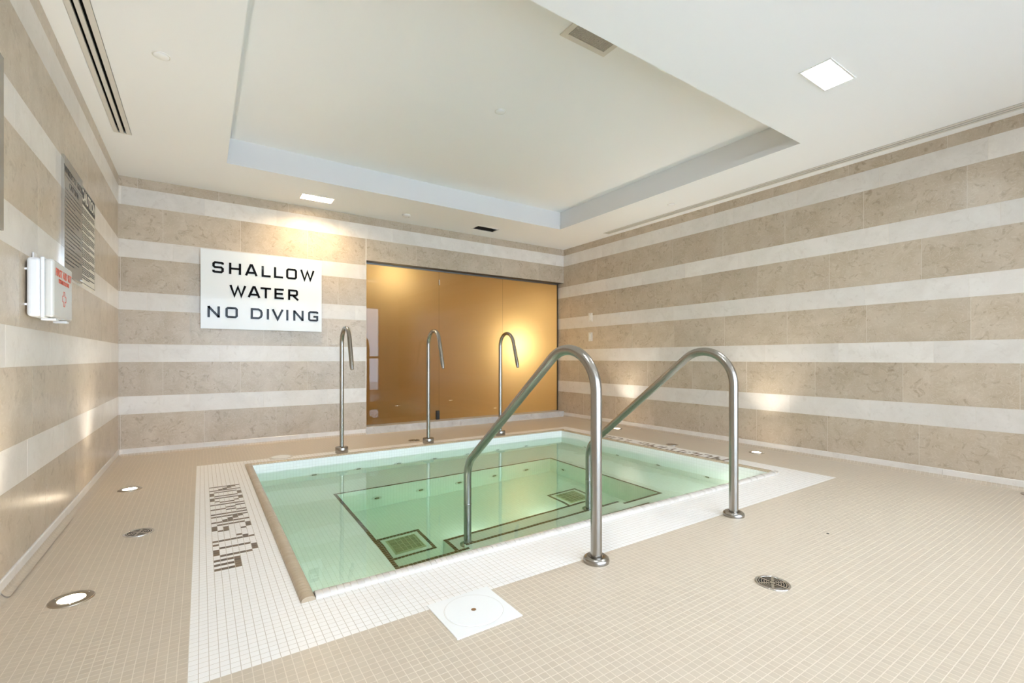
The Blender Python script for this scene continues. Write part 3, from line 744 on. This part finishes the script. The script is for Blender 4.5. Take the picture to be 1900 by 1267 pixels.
for (a, b, c, d) in ((CX0, CX0 + CW, CY0, CY1), (CX1 - CW, CX1, CY0, CY1), (CX0 + CW, CX1 - CW, CY0, CY0 + CW), (CX0 + CW, CX1 - CW, CY1 - CW, CY1)):
    horiz = (b - a) > (d - c)
    n = 9; prof = []
    for i in range(n):
        q = math.pi * i / (n - 1); prof.append((.5 - .5 * math.cos(q), (CH - k) * math.sin(q) ** .75 if 0 < i < n - 1 else -.003))
    vs = []
    for f_, zz in prof:
        if horiz: vs += [(a, c + f_ * CW, zz), (b, c + f_ * CW, zz)]
        else: vs += [(a + f_ * CW, c, zz), (a + f_ * CW, d, zz)]
    cg.add(vs, [(2 * i, 2 * i + 1, 2 * i + 3, 2 * i + 2) if horiz else (2 * i, 2 * i + 2, 2 * i + 3, 2 * i + 1) for i in range(n - 1)], 0, True)
pbuild(cg, 'coping_bed', M['grout'])

# water
wt = MB().box(PX0 - .004, PX1 + .004, PY0 - .004, PY1 + .004, WZ - .03, ZW)
tag(wt.build('pool_water', M['water']), 'still clear green-tinted water filling the whirlpool', 'water')

# ------------------------------------------------------------------ handrails
def fillet(pts, radii, step=0.10):
    out = [Vector(pts[0])]
    for i in range(1, len(pts) - 1):
        p, a, b = Vector(pts[i]), Vector(pts[i - 1]), Vector(pts[i + 1]); r = radii[i - 1]
        d0, d1 = (p - a).normalized(), (b - p).normalized(); phi = d0.angle(d1); tl = r * math.tan(phi / 2)
        s, axis = p - d0 * tl, d0.cross(d1).normalized(); c = s + axis.cross(d0) * r
        n = max(3, int(phi / step))
        for k in range(n + 1): out.append(c + Matrix.Rotation(phi * k / n, 3, axis) @ (s - c))
    out.append(Vector(pts[-1])); return out
def handrail(x, label):
    t = thing('handrail', label, 'handrail', (x, 1.45, 0), 'pool step handrails')
    yo = 1.45
    path = fillet([(0, 0, .0), (0, 0, 1.104), (0, 2.605 - yo, .203), (0, 2.605 - yo, AZ + .002)], [.187, .16])
    MB().tube(path, .0242, 28).build('rail_tube', M['steel'], t)
    fl_ = [(.027, .030), (.031, .027), (.044, .025), (.053, .020), (.056, .012), (.055, .0), ]
    MB().lathe([(.0545, 0.0), (.056, .010), (.053, .019), (.044, .025), (.033, .026), (.031, .020), (.0245, .018)], 44, cap=False).build('base_flange', M['steel'], t)
    MB().lathe([(.0248, -.005), (.0256, -.003), (.0256, .002), (.0248, .004)], 28, (0, 2.605 - yo, -.055), cap=False).build('sleeve_joint', M['steel'], t)
    MB().lathe([(.050, 0.0), (.050, .006), (.040, .012), (.0245, .014)], 40, (0, 2.605 - yo, AZ + .003), cap=False).build('foot_flange', M['steel'], t)
handrail(1.405, 'bent steel handrail beside the white skimmer lid')
handrail(2.445, 'bent steel handrail closer to the switch plate wall')

# ------------------------------------------------------------------ water spouts
def spout(x, y, label):
    t = thing('water_spout', label, 'spout', (x, y, 0), 'gooseneck spouts along the pool edge')
    r, zc = .135, 1.005; pts = [Vector((0, 0, .02)), Vector((0, 0, .5)), Vector((0, 0, zc - .05))]
    aend = math.radians(162.6)
    for k in range(25): a = aend * k / 24; pts.append(Vector((0, -r + r * math.cos(a), zc + r * math.sin(a))))
    d = Vector((0, -math.sin(aend), math.cos(aend))); d = Vector((0, -.299, -.954)); e = pts[-1]
    pts += [e + d * .10, e + d * .245]; rad = [.0185] * len(pts)
    MB().tube(pts, rad, 24).build('spout_pipe', M['steel'], t)
    MB().tube([e + d * .244, e + d * .255, e + d * .29], [.0185, .0175, .0125], 24).build('nozzle', M['steel'], t)
    MB().lathe([(.054, 0), (.0565, .003), (.0565, .050), (.054, .054), (.022, .055), (.0187, .057)], 44, cap=False).build('base_collar', M['steel'], t)
spout(1.075, 4.42, 'steel gooseneck spout next to the shallow water sign')
spout(1.93, 4.42, 'steel gooseneck spout at the first seam of frosted glass')
spout(2.80, 4.42, 'steel gooseneck spout in front of the bright glow')

# ------------------------------------------------------------------ floor uplights, drains, lids
def uplight(x, y, label, on=True):
    t = thing('floor_uplight', label, 'floor light', (x, y, 0), 'round in-floor uplights')
    MB().lathe([(.064, 0.0), (.064, .002), (.061, .004), (.040, .004), (.038, .0015), (.037, .0015)], 48, cap=False).build('trim_ring', M['bronze'], t)
    MB().lathe([(.0385, .0012), (.0385, .0024), (.0001, .0026)], 40, cap=False).build('lens', M['lamp_floor' if on else 'abs_dark'], t)
    if on:
        sp = bpy.data.lights.new('uplight_beam', 'SPOT'); sp.energy = 21.0; sp.color = (1.0, 0.91, 0.79); sp.spot_size = math.radians(84); sp.spot_blend = 1.0; sp.shadow_soft_size = .03
        link('uplight_beam', sp, t, (0, 0, .036), (math.pi, 0, 0))
    for a in (.6, 2.7, 4.8): MB().lathe([(.003, .004), (.003, .0048), (.0001, .005)], 10, (.052 * math.cos(a), .052 * math.sin(a), 0), cap=False).build('screw', M['chrome'], t)
uplight(*discs[0][:2], 'lit floor uplight at the foot of wall beneath the first aid kit')
uplight(*discs[1][:2], 'lit floor uplight at the first aid kit wall near striped corner')
uplight(*discs[2][:2], 'lit floor uplight by the switch plate wall beyond the second handrail')
uplight(*discs[3][:2], 'lit floor uplight by the switch plate wall close to the frosted glass')
uplight(*discs[4][:2], 'unlit floor uplight by the switch plate wall towards the glazed front', False)
def floor_drain(x, y, rot, label):
    t = thing('floor_drain', label, 'drain', (x, y, 0), 'round floor drains'); t.rotation_euler = (0, 0, rot)
    MB().lathe([(.062, 0), (.062, .0025), (.060, .0035), (.053, .0035), (.052, .001)], 44, cap=False).build('drain_ring', M['chrome'], t)
    MB().lathe([(.0525, .0008), (.0001, .0008)], 36, cap=False).build('drain_dark_disc', M['black'], t)  # flat black disc stands in for the shade inside the drain
    gr = MB()
    for r in (.0475, .0385, .0295, .0205): gr.lathe([(r - .0020, .0012), (r - .0020, .0032), (r + .0020, .0032), (r + .0020, .0012)], 40, cap=False, smooth=False)
    gr.lathe([(.013, .0012), (.013, .0034), (.0001, .0034)], 24, cap=False, smooth=False)
    for k in range(6):
        a = math.pi / 3 * k; c, s = math.cos(a), math.sin(a); w = .0045
        gr.add([(c * .01 - s * w, s * .01 + c * w, .0034), (c * .01 + s * w, s * .01 - c * w, .0034), (c * .052 + s * w, s * .052 - c * w, .0034), (c * .052 - s * w, s * .052 + c * w, .0034)], [(0, 1, 2, 3)])
    gr.build('drain_grate', M['chrome'], t)
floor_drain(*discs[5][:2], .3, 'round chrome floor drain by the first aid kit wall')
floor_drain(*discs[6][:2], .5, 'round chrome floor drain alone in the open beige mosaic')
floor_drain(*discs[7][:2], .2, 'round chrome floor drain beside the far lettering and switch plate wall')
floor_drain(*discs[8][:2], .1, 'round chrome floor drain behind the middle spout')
t = thing('skimmer_lid', 'square white access cover with round lid beside the handrail', 'access cover', ((PLATE[0] + PLATE[1]) / 2, (PLATE[2] + PLATE[3]) / 2, 0))
w, d = (PLATE[1] - PLATE[0]) / 2, (PLATE[3] - PLATE[2]) / 2
bevel(MB().box(-w, w, -d, d, -.002, .0035).build('square_frame', M['lid'], t), .0012, 2)
MB().lathe([(.1005, .0036), (.099, .0036), (.0985, .0048), (.096, .0052), (.009, .0052), (.0075, .0040)], 60, cap=False, smooth=False).build('round_lid', M['lid'], t)
MB().lathe([(.1022, .0037), (.1004, .0037)], 60, cap=False, smooth=False).build('lid_seam', M['diffuser'], t)
MB().lathe([(.0085, .0056), (.0001, .0056)], 20, cap=False, smooth=False).build('finger_hole', M['brown'], t)
t = thing('round_cover', 'flat round cream cover set in the edge of the white border by first spout', 'access cover', (.585, 4.515, 0))
MB().lathe([(.095, -.001), (.095, .003), (.092, .0042), (.078, .0042), (.0765, .003)], 48, cap=False).build('rim', M['pale_tile'], t)
MB().lathe([(.0768, .0028), (.0755, .0042), (.0001, .0044)], 40, cap=False, smooth=False).build('cover_plate', M['lid'], t)

# ------------------------------------------------------------------ the big sign
def ribbon(mb, pts, tk, closed, d0, d1):
    P = [Vector((p[0], p[1])) for p in pts]; n = len(P)
    Lp, Rp = [], []
    for i in range(n):
        if closed: a, b, c = P[i - 1], P[i], P[(i + 1) % n]
        else: a, b, c = P[max(i - 1, 0)], P[i], P[min(i + 1, n - 1)]
        u = (b - a).normalized() if (b - a).length > 1e-9 else (c - b).normalized()
        v = (c - b).normalized() if (c - b).length > 1e-9 else u
        n0, n1 = Vector((-u.y, u.x)), Vector((-v.y, v.x)); mm = (n0 + n1).normalized(); k = tk / 2 / max(.45, mm.dot(n0))
        Lp.append(b + mm * k); Rp.append(b - mm * k)
    vs = []
    for i in range(n):
        for q in (Lp[i], Rp[i]):
            for dd in (d0, d1): vs.append((q.x, dd, q.y))
    fs = []; segs = n if closed else n - 1
    for i in range(segs):
        j = (i + 1) % n; a, b = 4 * i, 4 * j
        fs += [(a + 1, b + 1, b + 3, a + 3), (a, a + 2, b + 2, b), (a, b, b + 1, a + 1), (a + 2, a + 3, b + 3, b + 2)]
    if not closed: fs += [(0, 1, 3, 2), (4 * n - 4, 4 * n - 2, 4 * n - 1, 4 * n - 3)]
    mb.add(vs, fs)
def letter(ch, x0, x1, z0, z1, d0, d1, tk=.0200):
    m = MB(); h = tk / 2; w, H_ = x1 - x0, z1 - z0; l, r, b, t_ = h, w - h, h, H_ - h; c = .011; mid = H_ * .5
    R = lambda pts, closed=False: ribbon(m, pts, tk, closed, d0, d1)
    if ch == 'S': R([(r, t_ - .016), (r, t_ - .004), (r - c * .6, t_), (l + c, t_), (l, t_ - c), (l, mid + c), (l + c, mid), (r - c, mid), (r, mid - c), (r, b + c), (r - c, b), (l + c * .6, b), (l, b + .005), (l, b + .018)])
    elif ch == 'H': R([(l, 0), (l, H_)]); R([(r, 0), (r, H_)]); R([(l, mid), (r, mid)])
    elif ch == 'A': R([(l, 0), (w / 2 - h * .55, H_ - .004), (w / 2 + h * .55, H_ - .004), (r, 0)]); R([(l + w * .16, H_ * .27), (r - w * .16, H_ * .27)])
    elif ch == 'L': R([(l, H_), (l, b), (w, b)])
    elif ch == 'O': R([(l + c, t_), (r - c, t_), (r, t_ - c), (r, b + c), (r - c, b), (l + c, b), (l, b + c), (l, t_ - c)], True)
    elif ch == 'W': R([(l - h * .4, H_), (w * .29, .006), (w * .5, H_ * .86), (w * .71, .006), (r + h * .4, H_)])
    elif ch == 'T': R([(0, t_), (w, t_)]); R([(w / 2, 0), (w / 2, t_)])
    elif ch == 'E': R([(w, t_), (l, t_), (l, b), (w, b)]); R([(l, mid), (w * .9, mid)])
    elif ch == 'R': R([(l, 0), (l, t_), (r - c, t_), (r - .003, t_ - c), (r - .003, mid - .006 + c), (r - c - .003, mid - .006), (l, mid - .006)]); R([(w * .45, mid - .006), (w - .002, 0)])
    elif ch == 'N': R([(l, 0), (l, H_ - .002)]); R([(r, 0), (r, H_)]); R([(l - .002, H_ - .004), (r + .002, .004)])
    elif ch == 'D': R([(l, b), (l, t_), (r - .026, t_), (r - .006, t_ - .014), (r, mid + .012), (r, mid - .012), (r - .006, b + .014), (r - .026, b)], True)
    elif ch == 'I': R([(w / 2, 0), (w / 2, H_)])
    elif ch == 'V': R([(l - h * .3, H_), (w / 2, .006), (r + h * .3, H_)])
    elif ch == 'G': R([(r, t_ - .016), (r, t_ - .004), (r - c * .6, t_), (l + c, t_), (l, t_ - c), (l, b + c), (l + c, b), (r - c * .5, b), (r, b + c * .5), (r, mid - .004), (w * .52, mid - .004)])
    return m
SGY = YB - .030
sign = thing('warning_sign', 'white acrylic wall sign reading SHALLOW WATER NO DIVING', 'sign', (.537, YB, 1.53))
def sb(m, name, mat):
    o = m.build(name, mat, sign); o.matrix_parent_inverse = Matrix.Translation((-.537, -YB, -1.53)); return o
bevel(sb(MB().box(-.005, 1.078, SGY, SGY + .012, 1.151, 1.911), 'sign_panel', M['acrylic']), .0012)
for sx in (.06, 1.01):
    for sz in (1.22, 1.84): sb(MB().box(sx - .012, sx + .012, SGY + .012, YB, sz - .012, sz + .012), 'standoff', M['steel'])
ROWT = [('SHALLOW', 1.689, 1.799, [(.089, .183), (.226, .328), (.36, .472), (.506, .588), (.618, .702), (.731, .834), (.868, 1.002)]),
        ('WATER', 1.474, 1.583, [(.232, .369), (.383, .496), (.497, .592), (.622, .709), (.749, .847)]),
        ('NODIVING', 1.260, 1.368, [(.05, .151), (.196, .3), (.41, .516), (.554, .572), (.599, .704), (.733, .75), (.798, .898), (.942, 1.043)])]
for word, z0, z1, spans in ROWT:
    for ch, (a, b) in zip(word, spans):
        m = letter(ch, a, b, z0, z1, 0, .0025); o = m.build('letter', M['letter'], sign)
        o.matrix_parent_inverse = Matrix.Translation((-.537, -YB, -1.53)); o.location = (a, SGY - .0026, z0)

# ------------------------------------------------------------------ notices and first aid kit on the left wall
def text_mesh(body, size, mat, name='lettering', bold=0.0):
    cu = bpy.data.curves.new(name, 'FONT'); cu.body = body; cu.size = size; cu.extrude = .0004; cu.offset = bold; cu.align_x = 'CENTER'; cu.align_y = 'CENTER'; cu.resolution_u = 2
    ob = bpy.data.objects.new('tmp', cu); COL.objects.link(ob); dg = bpy.context.evaluated_depsgraph_get()
    me = bpy.data.meshes.new_from_object(ob.evaluated_get(dg)); bpy.data.objects.remove(ob); me.materials.clear(); me.materials.append(mat); return me
def on_left(o, y, z, dx):                # text facing +X on the left wall, reading towards +Y
    o.location = (XL + dx, y, z); o.rotation_euler = (math.pi / 2, 0, math.pi / 2); return o
def notice(name, label, y0, y1, z0, z1, th, mat):
    t = thing(name, label, 'sign', (XL, (y0 + y1) / 2, (z0 + z1) / 2))
    def put(o): o.matrix_parent_inverse = Matrix.Translation((-XL, -(y0 + y1) / 2, -(z0 + z1) / 2)); return o
    put(MB().box(XL, XL + th, y0, y1, z0, z1).build('notice_panel', mat, t)); return t, put
def print_lines(t, put, y0, y1, ztop, zbot, dx, mat, lines, h):
    m = MB()
    for zc, f0, f1 in lines:
        y = y0 + f0 * (y1 - y0); ye = y0 + f1 * (y1 - y0)
        while y < ye - .004:
            wl_ = min(random.uniform(.012, .045), ye - y); m.box(XL + dx, XL + dx + .0004, y, y + wl_, zc - h / 2, zc + h / 2); y += wl_ + .006
    put(tag(m.build('printed_lines', mat, t), kind='stuff'))
t, put = notice('rules_notice', 'smoked clear acrylic notice with faded rules, above the first aid kit', 3.313, 3.757, 1.315, 1.935, .012, M['smoke'])
put(MB().box(XL, XL + .0125, 3.311, 3.3135, 1.315, 1.935).build('bright_edge', M['chrome'], t))
put(on_left(link('lettering', text_mesh('WHIRLPOOL RULES', .052, M['print']), t), 3.535, 1.865, .0124))
put(MB().box(XL + .0121, XL + .0126, 3.335, 3.735, 1.832, 1.836).build('rule_line', M['print'], t))
put(on_left(link('lettering', text_mesh('CAUTION', .05, M['print']), t), 3.535, 1.802, .0124))
print_lines(t, put, 3.335, 3.74, 1.77, 1.35, .0121, M['print'], [(1.765 - .0215 * k, 0.0, [.95, .9, .97, .55, .92, .88, .96, .8, .5, .94][k % 10]) for k in range(19)], .0055)
put(MB().box(XL + .0121, XL + .02, 3.70, 3.74, 1.325, 1.332).build('clip', M['lid'], t))
t, put = notice('caution_notice', 'cream printed CAUTION notice with black header on polished stone wall', 3.775, 4.195, 1.322, 1.924, .006, M['paper'])
put(MB().box(XL + .0061, XL + .0066, 3.787, 4.183, 1.808, 1.912).build('header_block', M['print'], t))
put(on_left(link('lettering', text_mesh('CAUTION', .098, M['paper'], bold=.002), t), 3.985, 1.859, .0072))
for q in ((3.780, 3.783, 1.327, 1.919), (4.187, 4.190, 1.327, 1.919), (3.78, 4.19, 1.327, 1.330), (3.78, 4.19, 1.916, 1.919)):
    put(MB().box(XL + .0061, XL + .0065, *q).build('border_line', M['print'], t))
lines = []; zc = 1.787
for para, n in enumerate((4, 5, 3, 5, 3, 5, 4, 4, 2)):
    for k in range(n): lines.append((zc, 0, .97 if k < n - 1 else .55)); zc -= .0108
    zc -= .0075
print_lines(t, put, 3.795, 4.18, 1.79, 1.34, .0061, M['print'], lines, .0062)
t, put = notice('grey_panel', 'edge of a grey acrylic panel on wall before the first aid kit', 1.95, 2.418, 1.33, 1.955, .012, M['smoke'])

KX0, KX1, KY0, KY1, KZ0, KZ1, KS = XL + .006, -.515, 2.70, 3.035, 1.043, 1.290, -.548
kit = thing('first_aid_kit', 'white plastic first aid kit box hung on polished stone wall', 'first aid kit', (XL, (KY0 + KY1) / 2, KZ0))
def kb(o): o.matrix_parent_inverse = Matrix.Translation((-XL, -(KY0 + KY1) / 2, -KZ0)); return o
kb(bevel(MB().box(KX0, KS - .006, KY0, KY1, KZ0, KZ1).build('case_body', M['kit'], kit), .014, 4))
kb(bevel(MB().box(KS - .008, KS + .004, KY0 - .004, KY1 + .004, KZ0 - .004, KZ1 + .004).build('case_flange', M['kit'], kit), .004, 3))
lid = kb(bevel(MB().box(KS + .003, KX1, KY0 + .001, KY1 - .001, KZ0 + .001, KZ1 - .001).build('case_lid', M['kitlid'], kit), .010, 4))
for y in (KY0 + .07, KY1 - .07):
    kb(bevel(MB().box(KS - .018, KX1 - .004, y - .02, y + .02, KZ0 - .012, KZ0 - .002).build('latch', M['kit'], kit), .002))
kb(MB().box(KX0 - .003, KX0 + .003, 2.80, 2.845, KZ1 - .01, KZ1 + .035).box(KX0 + .003, KX0 + .018, 2.81, 2.835, KZ1, KZ1 + .01).build('hanger', M['lid'], kit))
for zz in (KZ0 + .05, KZ1 - .05): kb(MB().box(XL, KX0 + .001, KY0 + .008, KY0 + .02, zz - .004, zz + .004).build('spacer_pin', M['kit'], kit))
kb(on_left(link('lettering', text_mesh('FIRST AID KIT', .047, M['red'], bold=.0006), kit), 2.87, 1.238, KX1 - XL + .0006))
kb(on_left(link('lettering', text_mesh('PREMIERS SOINS', .026, M['red'], bold=.0004), kit), 2.87, 1.205, KX1 - XL + .0006))
cm = MB(); cc, cw_, cl = (2.875, 1.135), .012, .032
o_ = [(-cw_, -cl), (cw_, -cl), (cw_, -cw_), (cl, -cw_), (cl, cw_), (cw_, cw_), (cw_, cl), (-cw_, cl), (-cw_, cw_), (-cl, cw_), (-cl, -cw_), (-cw_, -cw_)]
m2 = MB(); ribbon(m2, [(a, b) for a, b in o_], .004, True, 0, .0006)
cm.add([(KX1 + .0002 + p[1], cc[0] + p[0], cc[1] + p[2]) for p in m2.v], m2.f); kb(cm.build('cross_emblem', M['red'], kit))

# ------------------------------------------------------------------ switch plates on the right wall
for z, lab in ((1.435, 'upper white switch plate on striped stone wall near frosted glass'), (1.165, 'lower white switch plate on striped stone wall near frosted glass')):
    t = thing('switch_plate', lab, 'switch plate', (XR, 4.745, z), 'switch plates by the frosted glass')
    bevel(MB().box(-.007, 0, -.037, .037, -.060, .060).build('cover_plate', M['white_metal'], t), .002)
    bevel(MB().box(-.010, -.006, -.016, .016, -.033, .033).build('rocker', M['lid'], t), .001)
    for sz in (-.048, .048): MB().box(-.0078, -.006, -.003, .003, sz - .003, sz + .003).build('screw', M['bronze'], t)
t = thing('floor_bolt', 'tiny dark bolt hole in the open beige mosaic floor', 'bolt', (2.58, 1.041, 0))
MB().lathe([(.0065, 0), (.0065, .0012), (.0045, .0016), (.0001, .0016)], 14, cap=False).build('bolt_cap', M['black'], t)
